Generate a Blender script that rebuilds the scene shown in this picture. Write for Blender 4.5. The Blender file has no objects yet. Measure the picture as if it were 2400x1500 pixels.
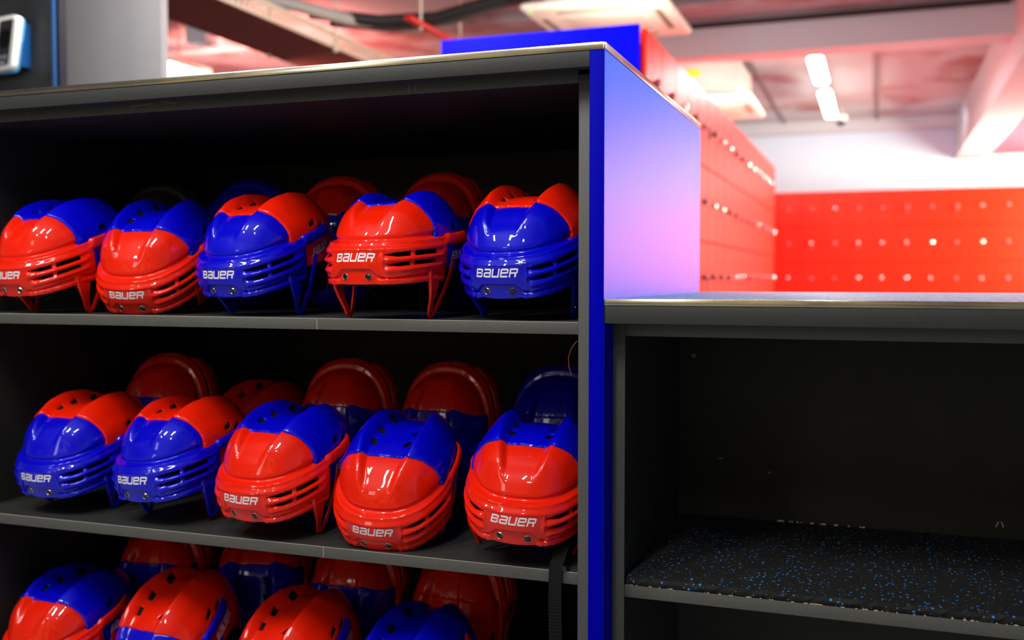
import bpy, bmesh, math, random
import numpy as np
from mathutils import Vector, Matrix, Euler

random.seed(7)
SC = bpy.context.scene
COL = SC.collection
R = math.radians

# ------------------------------------------------------------------ camera, world, exposure, room lights and fills
cam_d = bpy.data.cameras.new('camera')
cam = bpy.data.objects.new('camera', cam_d); COL.objects.link(cam)
_y, _p = .3468, -.0412
_f = Vector((-math.sin(_y)*math.cos(_p), math.cos(_y)*math.cos(_p), math.sin(_p)))
cam.location = (.3733, -1.4255, 1.09)
cam.rotation_euler = _f.to_track_quat('-Z', 'Y').to_euler()
cam_d.sensor_width = 36; cam_d.lens = 36*2367.1/2400
cam_d.clip_start = .05; cam_d.clip_end = 60
cam_d.dof.use_dof = True; cam_d.dof.focus_distance = 1.56; cam_d.dof.aperture_fstop = 2.9
SC.camera = cam
SC.view_settings.view_transform = 'Standard'
SC.view_settings.look = 'None'
SC.view_settings.gamma = 1
SC.view_settings.exposure = 0
SC.view_settings.use_curve_mapping = False
SC.cycles.use_denoising = True
SC.cycles.max_bounces = 6
SC.cycles.sample_clamp_indirect = 6

W = bpy.data.worlds.new('world'); SC.world = W; W.use_nodes = True
W.node_tree.nodes['Background'].inputs[0].default_value = (.8, .85, 1, 1)
W.node_tree.nodes['Background'].inputs[1].default_value = .008

def area(name, loc, target, sx, sy, power, col=(1, 1, 1)):
    l = bpy.data.lights.new(name, 'AREA'); l.shape = 'RECTANGLE'; l.size = sx; l.size_y = sy
    l.energy = power; l.color = col
    o = bpy.data.objects.new(name, l); COL.objects.link(o); o.location = loc
    o.rotation_euler = (Vector(target)-Vector(loc)).to_track_quat('-Z', 'Y').to_euler()
    return o
# ceiling fittings over the counter side (behind the camera)
area('ceiling_light_front', (-1.60, -1.15, 2.75), (-1.35, .05, 0.4), .08, .9, 25, (1, .97, .93))
area('ceiling_light_front', (-.85, -1.35, 2.75), (-.70, .05, 0.4), .08, .9, 24, (1, .97, .93))
area('ceiling_light_front', (-.12, -1.15, 2.75), (.05, .05, 0.4), .08, .9, 23, (1, .97, .93))
area('downlight_front', (-1.25, -2.7, 2.78), (-1.1, 0, .8), .14, .14, 4.5, (1, .95, .88))
area('downlight_front', (.25, -2.5, 2.78), (-.2, 0, .8), .14, .14, 4.5, (1, .95, .88))
area('low_light_front', (-1.9, -3.8, 2.15), (-.5, .2, .9), .5, 1.0, 7, (1, .95, .85))  # low frontal light from behind the camera
area('ac_uplight_fill', (-.84, 3.6, 2.06), (-1.0, 4.1, 2.8), .15, 1.0, 14, (1, .95, .80))  # added uplights, unseen on the locker tops, brightening the air conditioners
area('ac_uplight_fill', (-.84, 6.3, 2.06), (-.9, 6.9, 2.8), .15, 1.0, 14, (1, .95, .80))
# daylight through the window in the right wall, at the far end
area('window_light', (2.93, 9.2, 1.75), (-1.0, 10.2, 1.7), 2.2, 1.4, 520, (1, .93, .70))
# lights of the hall, added fills marked
area('hall_light', (-.06, 6.5, 2.60), (-.06, 6.5, 0), .12, 1.2, 60, (1, .98, .95))
area('back_wall_fill', (.3, 9.3, 2.66), (.5, 10.6, 1.6), 2.6, .15, 6, (.88, .95, 1))  # added cool wash to whiten the back wall, no fitting there
area('pink_ceiling_fill', (-3.9, 4.6, 2.25), (-3.5, 5.4, 2.84), 1.4, .3, 95, (1, .30, .24))  # added red uplight that tints the ceiling at the left
area('trim_reflection_fill', (-2.0, -3.6, 2.3), (-2.0, -5.5, 1.3), 6.5, .15, 42, (1, .84, .50))  # added, unseen: lights the front wall so the steel trim reflects it
area('hall_light_mid', (-1.6, 1.7, 2.74), (-1.9, 2.2, 0), 1.6, .2, 54, (1, .98, .95))
area('end_panel_side_light', (1.75, 1.6, 2.35), (-.2, 1.4, 1.2), .25, 1.6, 60, (.90, .95, 1))  # unseen side light from the right onto the blue end panel
area('counter_side_fill', (.9, .45, 2.75), (.5, 1.0, 1.0), .9, .12, 34, (.92, .97, 1))  # added cool light, unseen, for the end panel's top and the counter

# ------------------------------------------------------------------ materials
def mat(name, col, rough=.5, metal=0, spec=.5, coat=0, coat_r=.05, emit=None, es=0, bump=None, noise=None, bevel=0):
    m = bpy.data.materials.new(name); m.use_nodes = True
    nt = m.node_tree; b = nt.nodes['Principled BSDF']
    b.inputs['Base Color'].default_value = (*col, 1); b.inputs['Roughness'].default_value = rough
    b.inputs['Metallic'].default_value = metal; b.inputs['Specular IOR Level'].default_value = spec
    b.inputs['Coat Weight'].default_value = coat; b.inputs['Coat Roughness'].default_value = coat_r
    if emit: b.inputs['Emission Color'].default_value = (*emit, 1); b.inputs['Emission Strength'].default_value = es
    tc = nt.nodes.new('ShaderNodeTexCoord')
    if noise:   # (scale, second colour, contrast lo, hi, detail)
        n = nt.nodes.new('ShaderNodeTexNoise'); n.inputs['Scale'].default_value = noise[0]; n.inputs['Detail'].default_value = noise[4] if len(noise) > 4 else 4
        r = nt.nodes.new('ShaderNodeValToRGB'); r.color_ramp.elements[0].position = noise[2]; r.color_ramp.elements[1].position = noise[3]
        r.color_ramp.elements[0].color = (*col, 1); r.color_ramp.elements[1].color = (*noise[1], 1)
        nt.links.new(tc.outputs['Object'], n.inputs['Vector']); nt.links.new(n.outputs['Fac'], r.inputs['Fac']); nt.links.new(r.outputs['Color'], b.inputs['Base Color'])
    if bump:    # (scale, strength)
        n = nt.nodes.new('ShaderNodeTexNoise'); n.inputs['Scale'].default_value = bump[0]; n.inputs['Detail'].default_value = 3
        bp = nt.nodes.new('ShaderNodeBump'); bp.inputs['Strength'].default_value = bump[1]; bp.inputs['Distance'].default_value = .001
        nt.links.new(tc.outputs['Object'], n.inputs['Vector']); nt.links.new(n.outputs['Fac'], bp.inputs['Height']); nt.links.new(bp.outputs['Normal'], b.inputs['Normal'])
    return m

HRED = mat('helmet_red', (.88, .013, .0), .42, spec=.12, coat=.85, coat_r=.03, bump=(35, .05))
HBLU = mat('helmet_blue', (.0, .0, .62), .42, spec=.12, coat=.85, coat_r=.03, bump=(35, .05))
HWHT = mat('logo_white', (.9, .88, .9), .5)
FOAM = mat('black_foam', (.006, .006, .007), .8, spec=.2)
SCRW = mat('screw_black', (.004, .004, .004), .12, spec=.8)
CHRM = mat('chrome', (.75, .75, .75), .18, metal=1)
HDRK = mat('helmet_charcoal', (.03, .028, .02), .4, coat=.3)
WEB = mat('black_webbing', (.0025, .0025, .0025), .7, spec=.2)

# ------------------------------------------------------------------ mesh helpers
def mesh_obj(name, verts, faces, m, parent=None, smooth=None):
    me = bpy.data.meshes.new(name); me.from_pydata([tuple(v) for v in verts], [], [tuple(f) for f in faces]); me.update()
    bm = bmesh.new(); bm.from_mesh(me); bmesh.ops.recalc_face_normals(bm, faces=bm.faces); bm.to_mesh(me); bm.free()
    return link(name, me, m, parent, smooth)
def link(name, me, m, parent=None, smooth=None):
    if smooth is not None:
        for p in me.polygons: p.use_smooth = True
        me.set_sharp_from_angle(angle=R(smooth))
    o = bpy.data.objects.new(name, me); COL.objects.link(o)
    if m is not None and len(me.materials) == 0: me.materials.append(m)
    if m is not None:
        o.material_slots[0].link = 'OBJECT'; o.material_slots[0].material = m
    if parent: o.parent = parent
    return o
def bm_obj(name, bm, m, parent=None, smooth=None):
    bmesh.ops.recalc_face_normals(bm, faces=bm.faces)
    me = bpy.data.meshes.new(name); bm.to_mesh(me); bm.free()
    return link(name, me, m, parent, smooth)
def add_box(bm, x0, x1, y0, y1, z0, z1, bev=0, seg=2):
    r = bmesh.ops.create_cube(bm, size=1)
    vs = r['verts']
    for v in vs:
        v.co = Vector((x0+(v.co.x+.5)*(x1-x0), y0+(v.co.y+.5)*(y1-y0), z0+(v.co.z+.5)*(z1-z0)))
    if bev:
        es = list({e for v in vs for e in v.link_edges})
        bmesh.ops.bevel(bm, geom=es, offset=bev, segments=seg, profile=.5, affect='EDGES')
def box(name, m, x0, x1, y0, y1, z0, z1, bev=0, parent=None, seg=2):
    bm = bmesh.new(); add_box(bm, x0, x1, y0, y1, z0, z1, bev, seg)
    return bm_obj(name, bm, m, parent, 35 if bev else None)
def add_tube(bm, pts, r, n=8, cap=True):
    pts = [Vector(p) for p in pts]; rings = []
    rr = r if hasattr(r, '__len__') else [r]*len(pts)
    ref = None
    for i, p in enumerate(pts):
        t = (pts[min(i+1, len(pts)-1)]-pts[max(i-1, 0)]).normalized()
        if ref is None: ref = t.orthogonal().normalized()
        ref = (ref - t*ref.dot(t)).normalized(); b = t.cross(ref)
        rings.append([bm.verts.new(p+(ref*math.cos(2*math.pi*k/n)+b*math.sin(2*math.pi*k/n))*rr[i]) for k in range(n)])
    for a, c in zip(rings, rings[1:]):
        for k in range(n): bm.faces.new((a[k], a[(k+1) % n], c[(k+1) % n], c[k]))
    if cap:
        bm.faces.new(rings[0][::-1]); bm.faces.new(rings[-1])
def add_lathe(bm, prof, o, ax, n=16):
    """prof = [(r, h)], around axis ax from o"""
    ax = Vector(ax).normalized(); u = ax.orthogonal().normalized(); w = ax.cross(u); o = Vector(o); rings = []
    for r, h in prof:
        rings.append([bm.verts.new(o+ax*h+(u*math.cos(2*math.pi*k/n)+w*math.sin(2*math.pi*k/n))*max(r, 1e-5)) for k in range(n)])
    for a, c in zip(rings, rings[1:]):
        for k in range(n): bm.faces.new((a[k], a[(k+1) % n], c[(k+1) % n], c[k]))
    bm.faces.new(rings[0][::-1]); bm.faces.new(rings[-1])
def tag(o, label=None, cat=None, group=None, kind=None):
    if label: o['label'] = label
    if cat: o['category'] = cat
    if group: o['group'] = group
    if kind: o['kind'] = kind
    return o
def thing(name, label, cat, loc=(0, 0, 0), group=None):
    o = bpy.data.objects.new(name, None); COL.objects.link(o); o.location = loc; o.empty_display_size = .1
    return tag(o, label, cat, group)
def copy_tree(o, parent=None):
    c = o.copy(); COL.objects.link(c)
    if parent: c.parent = parent
    for ch in list(o.children): copy_tree(ch, c)
    return c

# ------------------------------------------------------------------ hockey helmet: surface maths (x lateral, y forward, z up; flipped to -Y at the end)
TAB = np.array([  # z, half width, front reach, back reach
    (-.020, .070, .092, .094), (.000, .077, .101, .108), (.030, .084, .110, .124), (.060, .090, .116, .140), (.085, .093, .1205, .147),
    (.110, .095, .119, .148), (.130, .0945, .112, .145), (.150, .0930, .101, .136), (.166, .0850, .087, .121),
    (.180, .068, .068, .099), (.190, .047, .045, .071), (.1960, .024, .023, .036), (.198, .0, .0, .0)])
_ext = np.vstack([TAB, TAB[-2]*[1, -1, -1, -1]])
_d = np.r_[0, np.cumsum(np.hypot(np.diff(_ext[:, 0]), np.diff(_ext[:, 2])))]
def _spline(d, y, q):
    m = np.gradient(y, d); i = np.clip(np.searchsorted(d, q)-1, 0, len(d)-2)
    h = d[i+1]-d[i]; t = (q-d[i])/h
    return (2*t**3-3*t**2+1)*y[i]+(t**3-2*t**2+t)*h*m[i]+(-2*t**3+3*t**2)*y[i+1]+(t**3-t**2)*h*m[i+1]
VMAX = _d[-2]
def Sbase(az, v):
    v = np.clip(v, 0, VMAX)
    z, w, f, b = (_spline(_d, _ext[:, k], v) for k in range(4))
    s, c = np.sin(az), np.cos(az); e = .86
    x = w*np.sign(s)*np.abs(s)**e; y = np.where(c > 0, f, b)*np.sign(c)*np.abs(c)**e
    return np.stack([x, y, z], -1)
def Snorm(az, v):
    e = 1e-3
    vv = np.minimum(v, VMAX-.003)
    a = Sbase(az+e, vv)-Sbase(az-e, vv); b = Sbase(az, vv+e)-Sbase(az, vv-e)
    n = np.cross(a, b); n /= np.linalg.norm(n, axis=-1, keepdims=True)+1e-12
    out = Sbase(az, vv)-np.array([0, 0, .08])
    n *= np.sign((n*out).sum(-1, keepdims=True)+1e-12)
    w = np.clip((v-(VMAX-.02))/.02, 0, 1)[..., None]
    n = n*(1-w)+np.array([0, 0, 1.])*w
    return n/np.linalg.norm(n, axis=-1, keepdims=True)
def ss(x): x = np.clip(x, 0, 1); return x*x*(3-2*x)
def ga(x, s): return np.exp(-(x/s)**2)
AZT = np.radians([0, 20, 40, 60, 75, 90, 105, 118, 180]); ZLT = np.array([.113, .114, .118, .1245, .130, .137, .144, .149, .15])
def zl(az): return np.interp(np.abs(az), AZT, ZLT)
def zb(az): a = np.abs(az); return .047+.013*(np.clip(a/R(75), 0, 1))**2
def xridge(y): return np.interp(y, [-.13, -.08, -.03, .02, .054, .08, .105, .12], [.030, .039, .044, .0445, .0425, .037, .031, .028])
SLOTS = [(25, 48, -.0225, .0034), (52, 75, -.0225, .0040), (27, 48, -.0375, .0029), (52, 75, -.0375, .0033)]
def common_h(P, az):
    x, y, z = P[..., 0], P[..., 1], P[..., 2]; ax = np.abs(x); xr = xridge(y)
    top = ss((z-.135)/.03)
    A = np.interp(y, [-.145, -.11, -.06, -.02, .02, .054, .085, .11], [0, .013, .022, .023, .0175, .0095, .006, .002])
    d = ax-xr
    rr_ = np.sqrt(d*d+.0028**2)-.0028
    rid = np.where(d < 0, ga(d, .0070), np.clip(1-rr_/.047, 0, 1)**1.25)*A
    val = -.0045*ss((xr-ax-.004)/.008)*ss((y+.13)/.03)*ss((.115-y)/.03)
    fac = -.002*ga(ax-xr-.036, .010)*np.interp(y, [-.1, -.05, .06, .1], [0, 1, 1, 0])
    side = -.0045*ga(z-.128, .018)*ss((-y-.01)/.03)*ss((y+.115)/.03)*(ax > .03)
    return (rid+val+fac)*top+side
def front_h(P, az):
    x, y, z = P[..., 0], P[..., 1], P[..., 2]; a = np.abs(az); h = common_h(P, az)
    L = zl(az); amp = np.interp(a, np.radians([0, 40, 75, 120]), [1.15, 1.0, .72, .6])
    h = h-.0042*ga(z-L-.0050, .0038)*ss((R(100)-a)/.3)
    h = h+amp*(.0075*ss((L+.002-z)/.006)+.0045*ss((L-.006-z)/.010))
    below = ss((L-.014-z)/.004)
    fr = ss((R(30)-a)/R(9))
    h = h-.0022*below*ss((R(28)-a)/R(4))                       # logo face slightly inset
    sl = ss((a-R(22))/R(6))*ss((R(84)-a)/R(5))
    zr = z-L
    bars = ga(zr+.030, .0036)+ga(zr+.0455, .0036)*.9
    h = h+sl*(.0030*bars-.0028*ga(zr+.0225, .0035)-.0028*ga(zr+.0372, .003))
    zg = np.interp(a, np.radians([0, 13, 19, 27, 34, 75]), [.0725, .0722, .0625, .0595, .0610, .0755])
    h = h-.0042*ss((zg-z)/.003)
    h = h+.0046*ss((zb(az)+.010-z)/.004)*ss((a-R(17))/R(5))
    h = h+.0032*ga(a-R(23.5), R(1.8))*ga(z-.084, .013)
    # arm behind the front: round bar
    arm = ss((a-R(83))/R(6))
    hb = .0065+.0030*np.sqrt(np.clip(1-((z-L+.006)/.0095)**2, 0, 1))
    h = h*(1-arm)+hb*arm*np.interp(a, np.radians([83, 112, 122]), [1, 1, .35])
    return h
def rear_h(P, az):
    h = common_h(P, az)
    d = seam_d(P, az)
    rr = .0026; t = np.clip(rr-d, 0, rr)
    return h+np.where(P[..., 2] > zl(az)-.01, .0022, 0)-(rr-np.sqrt(rr*rr-t*t))*.7-.004*ga(P[..., 2]-.052, .004)*(np.abs(az) > R(130))
def seam_y(x): ax = np.abs(x); return np.where(ax < .0446, .054-.0055*ss((.0446-ax)/.010)+.004*(1-(ax/.0446)**2), .054-.019*(ax-.0446)/.053)
def seam_d(P, az): return seam_y(P[..., 0])-P[..., 1]
def sdf_front(P, az):
    x, y, z = P[..., 0], P[..., 1], P[..., 2]; a = np.abs(az); L = zl(az)
    dome = np.minimum(y-seam_y(x), z-zb(az))
    
    band = np.minimum(np.minimum(y-.008, z-zb(az)), L-z)
    arm = np.minimum(.0093-np.abs(z-(L-.006)), (R(121)-a)*.1)
    d = np.maximum(np.maximum(dome, band), arm)
    for a0, a1, dz, hh in SLOTS:
        am = (R(a0)+R(a1))/2; ah = (R(a1)-R(a0))/2
        h_ = hh*np.clip((a-R(a0-1))/R(12), .15, 1) if a0 < 40 else hh
        q = np.maximum((np.abs(a-am)-ah)*.105, np.abs(z-L-dz)-h_)
        d = np.minimum(d, q)
    return d
VENT = [(.0310, .016), (.0320, -.022), (.0300, -.074)]
def sdf_rear(P, az):
    x, y, z = P[..., 0], P[..., 1], P[..., 2]; a = np.abs(az); L = zl(az)
    zr = np.interp(a, np.radians([0, 72, 112, 124, 142, 180]), [.080, .080, .084, .066, .028, .018])
    up = np.where(z > L-.010, seam_d(P, az), .004-y)
    d = np.minimum(up, z-zr)
    for vx, vy in VENT:
        q = np.maximum(np.abs(np.abs(x)-vx+(y-vy)*.22)-.0047-(y-vy)*.12, np.abs(y-vy)-.0095)
        d = np.minimum(d, np.where(z > .15, q, 1))
    for vy, vz in ((-.030, .1565), (-.058, .152)):
        q = np.maximum(np.abs(z-vz+(y-vy)*.30)-.0042, np.abs(y-vy)-.0105)
        d = np.minimum(d, np.where((z < .168), q, 1))
    return d
def sdf_liner(P, az):
    a = np.abs(az); lo = np.interp(a, np.radians([0, 40, 70, 95, 120, 180]), [.043, .043, .052, .052, .022, .012])
    return P[..., 2]-lo
def shell_mesh(name, na, nv, a0, a1, v0, sdf, hfun, thick, wrap=False, off=0, bev=.0007):
    A = np.linspace(a0, a1, na+1); V = np.linspace(v0, VMAX-.0012, nv+1)
    az, v = np.meshgrid(A, V, indexing='ij'); da = (a1-a0)/na; dv = (VMAX-v0)/nv
    g = lambda a_, v_: sdf(Sbase(a_, v_), a_)
    d = g(az, v)
    for _ in range(2):     # snap vertices near the outline onto it
        e = 1e-4
        ga_ = (g(az+e/.1, v)-g(az-e/.1, v))/(2*e/.1); gv = (g(az, np.minimum(v+e, VMAX))-g(az, v-e))/(2*e)
        sa = ga_/.10*1.0      # metric: 0.1 m per rad
        g2 = sa**2+gv**2+1e-9
        stepA = -d*sa/g2/.10; stepV = -d*gv/g2
        ok = (np.abs(stepA) < .62*da) & (np.abs(stepV) < .62*dv) & (g2 > .05)
        if wrap: ok[0, :] = False; ok[-1, :] = False
        az = np.where(ok, az+stepA, az); v = np.where(ok, v+stepV, v); d = np.where(ok, 0, g(az, v))
        if _ == 0: az0, v0_ = az, v
        break
    dc = g((az[:-1, :-1]+az[1:, :-1]+az[1:, 1:]+az[:-1, 1:])/4, (v[:-1, :-1]+v[1:, :-1]+v[1:, 1:]+v[:-1, 1:])/4)
    keep = (dc > 0) & (np.minimum.reduce([d[:-1, :-1], d[1:, :-1], d[1:, 1:], d[:-1, 1:]]) > -.25*min(dv, da*.1))
    P = Sbase(az, v); N = Snorm(az, v); h = hfun(P, az)+off
    idx = np.arange((na+1)*(nv+1)).reshape(na+1, nv+1)
    if wrap: idx[-1, :] = idx[0, :]
    F = np.stack([idx[:-1, :-1], idx[1:, :-1], idx[1:, 1:], idx[:-1, 1:]], -1)[keep]
    # boundary edges
    ec = {}
    for f in F:
        for k in range(4):
            a_, b_ = int(f[k]), int(f[(k+1) % 4]); key = (min(a_, b_), max(a_, b_))
            if key in ec: ec[key] = None
            else: ec[key] = (a_, b_)
    bd = [e for e in ec.values() if e]
    Pf = P.reshape(-1, 3); Nf = N.reshape(-1, 3); hf = h.reshape(-1).copy()
    if wrap:   # the pole ring stays open here and is capped later
        pole = set(idx[:, -1].tolist()); bd = [e for e in bd if not (e[0] in pole and e[1] in pole)]
    bv = np.unique(np.array(bd).ravel()) if bd else np.array([], int)
    hf[bv] -= bev
    out = Pf+Nf*hf[:, None]; inn = Pf+Nf*(hf-thick)[:, None]
    used = np.unique(F); rm = -np.ones(len(Pf), int); rm[used] = np.arange(len(used)); n = len(used)
    V3 = np.vstack([out[used], inn[used]]); V3[:, 1] *= -1
    F1 = rm[F]; faces = F1.tolist()+(F1[:, ::-1]+n).tolist()
    for a_, b_ in bd: faces.append([rm[b_], rm[a_], rm[a_]+n, rm[b_]+n])
    me = bpy.data.meshes.new(name); me.from_pydata(V3.tolist(), [], faces); me.update()
    bm = bmesh.new(); bm.from_mesh(me)
    if wrap or True:   # close the small hole at the crown of pieces that reach it
        pass
    bmesh.ops.recalc_face_normals(bm, faces=bm.faces); bm.to_mesh(me); bm.free()
    return me
def v_at_z(z): return np.interp(z, TAB[:, 0], _d[:-1])
def on_shell(az, z, hfun, lift=0.):
    az = np.asarray(az, float); v = np.asarray([np.interp(zz, _ZV, _VV) for zz in np.ravel(z)]).reshape(np.shape(z))
    P = Sbase(az, v); N = Snorm(az, v); Q = P+N*(hfun(P, az)+lift)[..., None]
    Q = Q*np.array([1, -1, 1]); return Q, N*np.array([1, -1, 1])
_VV = np.linspace(0, VMAX, 800); _ZV = _spline(_d, _ext[:, 0], _VV)
# letters as strokes in a unit cell (x0,y0,x1,y1), italic shear added later
T_ = .20
LET = {'B': [(0, 0, T_, 1), (T_, 0, .86, T_), (T_, .41, .86, .41+T_), (T_, 1-T_, .86, 1), (.86, .06, 1.03, .45), (.86, .55, 1.03, .94)],
       'a': [(.06, 1-T_, .9, 1), (.9-.02, 0, 1.08, .93), (T_, .41, .9, .41+T_), (T_, 0, .9, T_), (0, .05, T_, .55)],
       'U': [(0, .08, T_, 1), (T_*.4, 0, .92, T_), (.87, 0, 1.06, 1)],
       'e': [(0, .06, T_, .94), (T_*.4, 0, 1.02, T_), (T_, .41, .9, .41+T_), (T_*.4, 1-T_, .92, 1), (.87, .45, 1.06, .93)],
       'R': [(0, 0, T_, 1), (T_, 1-T_, .92, 1), (T_, .38, .92, .38+T_), (.90, .42, 1.08, .94), (.72, 0, .95, .38)]}
def lettering(az_c, z_c, hfun, height, width, tilt=0., lift=.0004):
    V, F = [], []
    adv = 1.22; total = adv*5-.15; sx = width/total
    x = -total/2
    for ch in 'BaUeR':
        for (x0, y0, x1, y1) in LET[ch]:
            nx = max(1, int((x1-x0)/.12)); ny = max(1, int((y1-y0)/.12)); base = len(V)
            for i in range(nx+1):
                for j in range(ny+1):
                    u = x+x0+(x1-x0)*i/nx; w = y0+(y1-y0)*j/ny
                    s = (u+(w-.5)*.28)*sx; zz = z_c+(w-.5)*height+s*tilt
                    V.append((s, zz))
            for i in range(nx):
                for j in range(ny):
                    a = base+i*(ny+1)+j; F.append((a, a+ny+1, a+ny+2, a+1))
        x += adv
    V = np.array(V)
    # arc length to azimuth near az_c
    qa = np.linspace(-.6, .6, 241)+az_c; Q, _ = on_shell(qa, np.full(241, z_c), hfun)
    s = np.r_[0, np.cumsum(np.linalg.norm(np.diff(Q, axis=0), axis=1))]; s -= np.interp(az_c, qa, s)
    az = np.interp(V[:, 0], s, qa); Q, N = on_shell(az, V[:, 1], hfun, lift)
    return Q, F
def make_lettering(*a, **k):
    Q, F = lettering(*a, **k)
    me = bpy.data.meshes.new('brand_lettering'); me.from_pydata(Q.tolist(), [], F); me.update()
    return me

ME_FRONT = shell_mesh('front_shell', 330, 150, -R(124), R(124), v_at_z(.040), sdf_front, front_h, .0028)
ME_REAR = shell_mesh('rear_shell', 300, 130, -math.pi, math.pi, v_at_z(.012), sdf_rear, rear_h, .0028, wrap=True)
ME_LINER = shell_mesh('liner', 120, 50, -math.pi, math.pi, v_at_z(.0), sdf_liner, common_h, .010, wrap=True, off=-.0045, bev=.003)
ME_LOGO = make_lettering(0, .0885, front_h, .0125, .071)
ME_LOGO_R = make_lettering(R(106), .110, common_h, .0135, .060, tilt=.20)
ME_LOGO_L = make_lettering(-R(106), .110, common_h, .0135, .060, tilt=-.20)
def cap_crown(me):
    # fills the pole opening left by the polar grid
    bm = bmesh.new(); bm.from_mesh(me)
    es = [e for e in bm.edges if e.is_boundary]
    if es: bmesh.ops.holes_fill(bm, edges=es, sides=400)
    bmesh.ops.recalc_face_normals(bm, faces=bm.faces); bm.to_mesh(me); bm.free()
def screw_meshes():
    out = []
    for s in (-1, 1):
        # azimuth where x = s*.0205 at z .060
        qa = np.linspace(0, .5, 200); Q, N = on_shell(qa, np.full(200, .0595), front_h)
        a = np.interp(.0218, Q[:, 0], qa)*s; Q, N = on_shell(np.array([a]), np.array([.0595]), front_h)
        q, n = Q[0], N[0]
        bm = bmesh.new(); add_lathe(bm, [(.0058, -.002), (.0058, .0010), (.0052, .0017), (.0046, .0010)], q, n, 20); ring = bpy.data.meshes.new('screw_rim'); bmesh.ops.recalc_face_normals(bm, faces=bm.faces); bm.to_mesh(ring); bm.free()
        bm = bmesh.new(); add_lathe(bm, [(.0048, .0004), (.0046, .0016), (.0028, .0026), (.0010, .0028)], q, n, 20); cap = bpy.data.meshes.new('screw'); bmesh.ops.recalc_face_normals(bm, faces=bm.faces); bm.to_mesh(cap); bm.free()
        out.append((cap, ring))
    return out
SCREWS = screw_meshes()
def ear_guard_mesh(s):
    """flat tapered strap loop that hangs from the side of the front shell"""
    bm = bmesh.new()
    def bar(pts, w, t):
        rings = []
        for i, (y, z, x) in enumerate(pts):
            p = Vector((s*x, -y, z)); q0 = pts[max(i-1, 0)]; q1 = pts[min(i+1, len(pts)-1)]
            d = Vector((0, -(q1[0]-q0[0]), q1[1]-q0[1])).normalized(); n = Vector((1, 0, 0)); b = d.cross(n).normalized()
            ww = w[i]; rings.append([bm.verts.new(p+b*bb*ww/2+n*nn*t/2) for bb, nn in ((-1, -.5), (-.8, 1), (.8, 1), (1, -.5), (.8, -1), (-.8, -1))])
        for a, c in zip(rings, rings[1:]):
            for k in range(6): bm.faces.new((a[k], a[(k+1) % 6], c[(k+1) % 6], c[k]))
        bm.faces.new(rings[0][::-1]); bm.faces.new(rings[-1])
    bar([(.034, .078, .0935), (.036, .064, .0935), (.037, .045, .0930), (.033, .030, .0890), (.029, .015, .0835), (.026, .004, .080), (.020, -.001, .079)],
        [.042, .038, .026, .0185, .0140, .0115, .007], .0045)
    bar([(-.026, .100, .0930), (-.022, .088, .0935), (-.017, .074, .0930), (-.011, .060, .0915), (-.003, .040, .0885), (.007, .018, .0835), (.014, .004, .080), (.020, -.001, .079)],
        [.012, .010, .009, .0085, .0075, .0075, .0075, .006], .0034)
    bmesh.ops.recalc_face_normals(bm, faces=bm.faces); me = bpy.data.meshes.new('ear_guard'); bm.to_mesh(me); bm.free(); return me
ME_EAR = [ear_guard_mesh(-1), ear_guard_mesh(1)]
for me in (ME_FRONT, ME_REAR, ME_LINER):
    for p in me.polygons: p.use_smooth = True
cap_crown(ME_REAR); cap_crown(ME_LINER)
for me in (ME_FRONT, ME_REAR): me.set_sharp_from_angle(angle=R(42))
HZ = 0.0
def make_helmet(front, rear, label='x'):
    t = thing('hockey_helmet', label, 'helmet')
    link('front_shell', ME_FRONT, front, t)
    link('rear_shell', ME_REAR, rear, t)
    link('foam_liner', ME_LINER, FOAM, t)
    link('brand_lettering', ME_LOGO, HWHT, t)['label'] = 'white lettering BAUER on the brow'
    link('brand_lettering', ME_LOGO_R, HWHT, t); link('brand_lettering', ME_LOGO_L, HWHT, t)
    for cap, ring in SCREWS:
        c = link('screw', cap, SCRW, t, None); c2 = link('screw_rim', ring, CHRM, c)
    for me in ME_EAR: link('ear_guard', me, front, t, 40)
    return t
#HELMETS_END
def hpose(h, x, y, z, a, b, c):
    h.location = (x, y, z)
    M = Matrix.Rotation(R(a), 3, 'Z') @ Matrix.Rotation(R(b), 3, 'X') @ Matrix.Rotation(R(c), 3, 'Y')
    h.rotation_euler = M.to_euler()
    return M
CLOUD = np.vstack([np.array([v.co for v in m.vertices])[::7] for m in (ME_FRONT, ME_REAR, ME_LINER)] + [np.array([v.co for v in m.vertices]) for m in ME_EAR])
CLOUD_NE = CLOUD[:-sum(len(m.vertices) for m in ME_EAR)]
Z1, Z2, Z3 = 1.0233, .6383, .27
def place(h, x, y, shelf, a, b, c, fold=False):
    M = hpose(h, x, y, 0, a, b, c)
    if fold:
        for ch in h.children:
            if ch.name.startswith('ear_guard'): ch.scale = (1, 1, .72); ch.location = (0, 0, .09*.28)
    P = (CLOUD_NE if fold else CLOUD) @ np.array(M).T
    h.location.z = shelf-P[:, 2].min()+.0005
PROTO = make_helmet(HRED, HBLU)
def helmet(front, rear, label, group):
    global PROTO
    if not PROTO.get('used'): h = PROTO; h['used'] = 1
    else:
        h = copy_tree(PROTO)
    for ch in h.children:
        if ch.name.startswith(('front_shell', 'ear_guard')): ch.material_slots[0].material = front
        if ch.name.startswith('rear_shell'): ch.material_slots[0].material = rear
    h['label'] = label; h['category'] = 'helmet'; h['group'] = group
    return h
G1, G2, G3 = 'hockey helmets on the top shelf', 'hockey helmets on the middle shelf', 'hockey helmets on the bottom shelf'
RB, BR = (HRED, HBLU), (HBLU, HRED)
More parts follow.
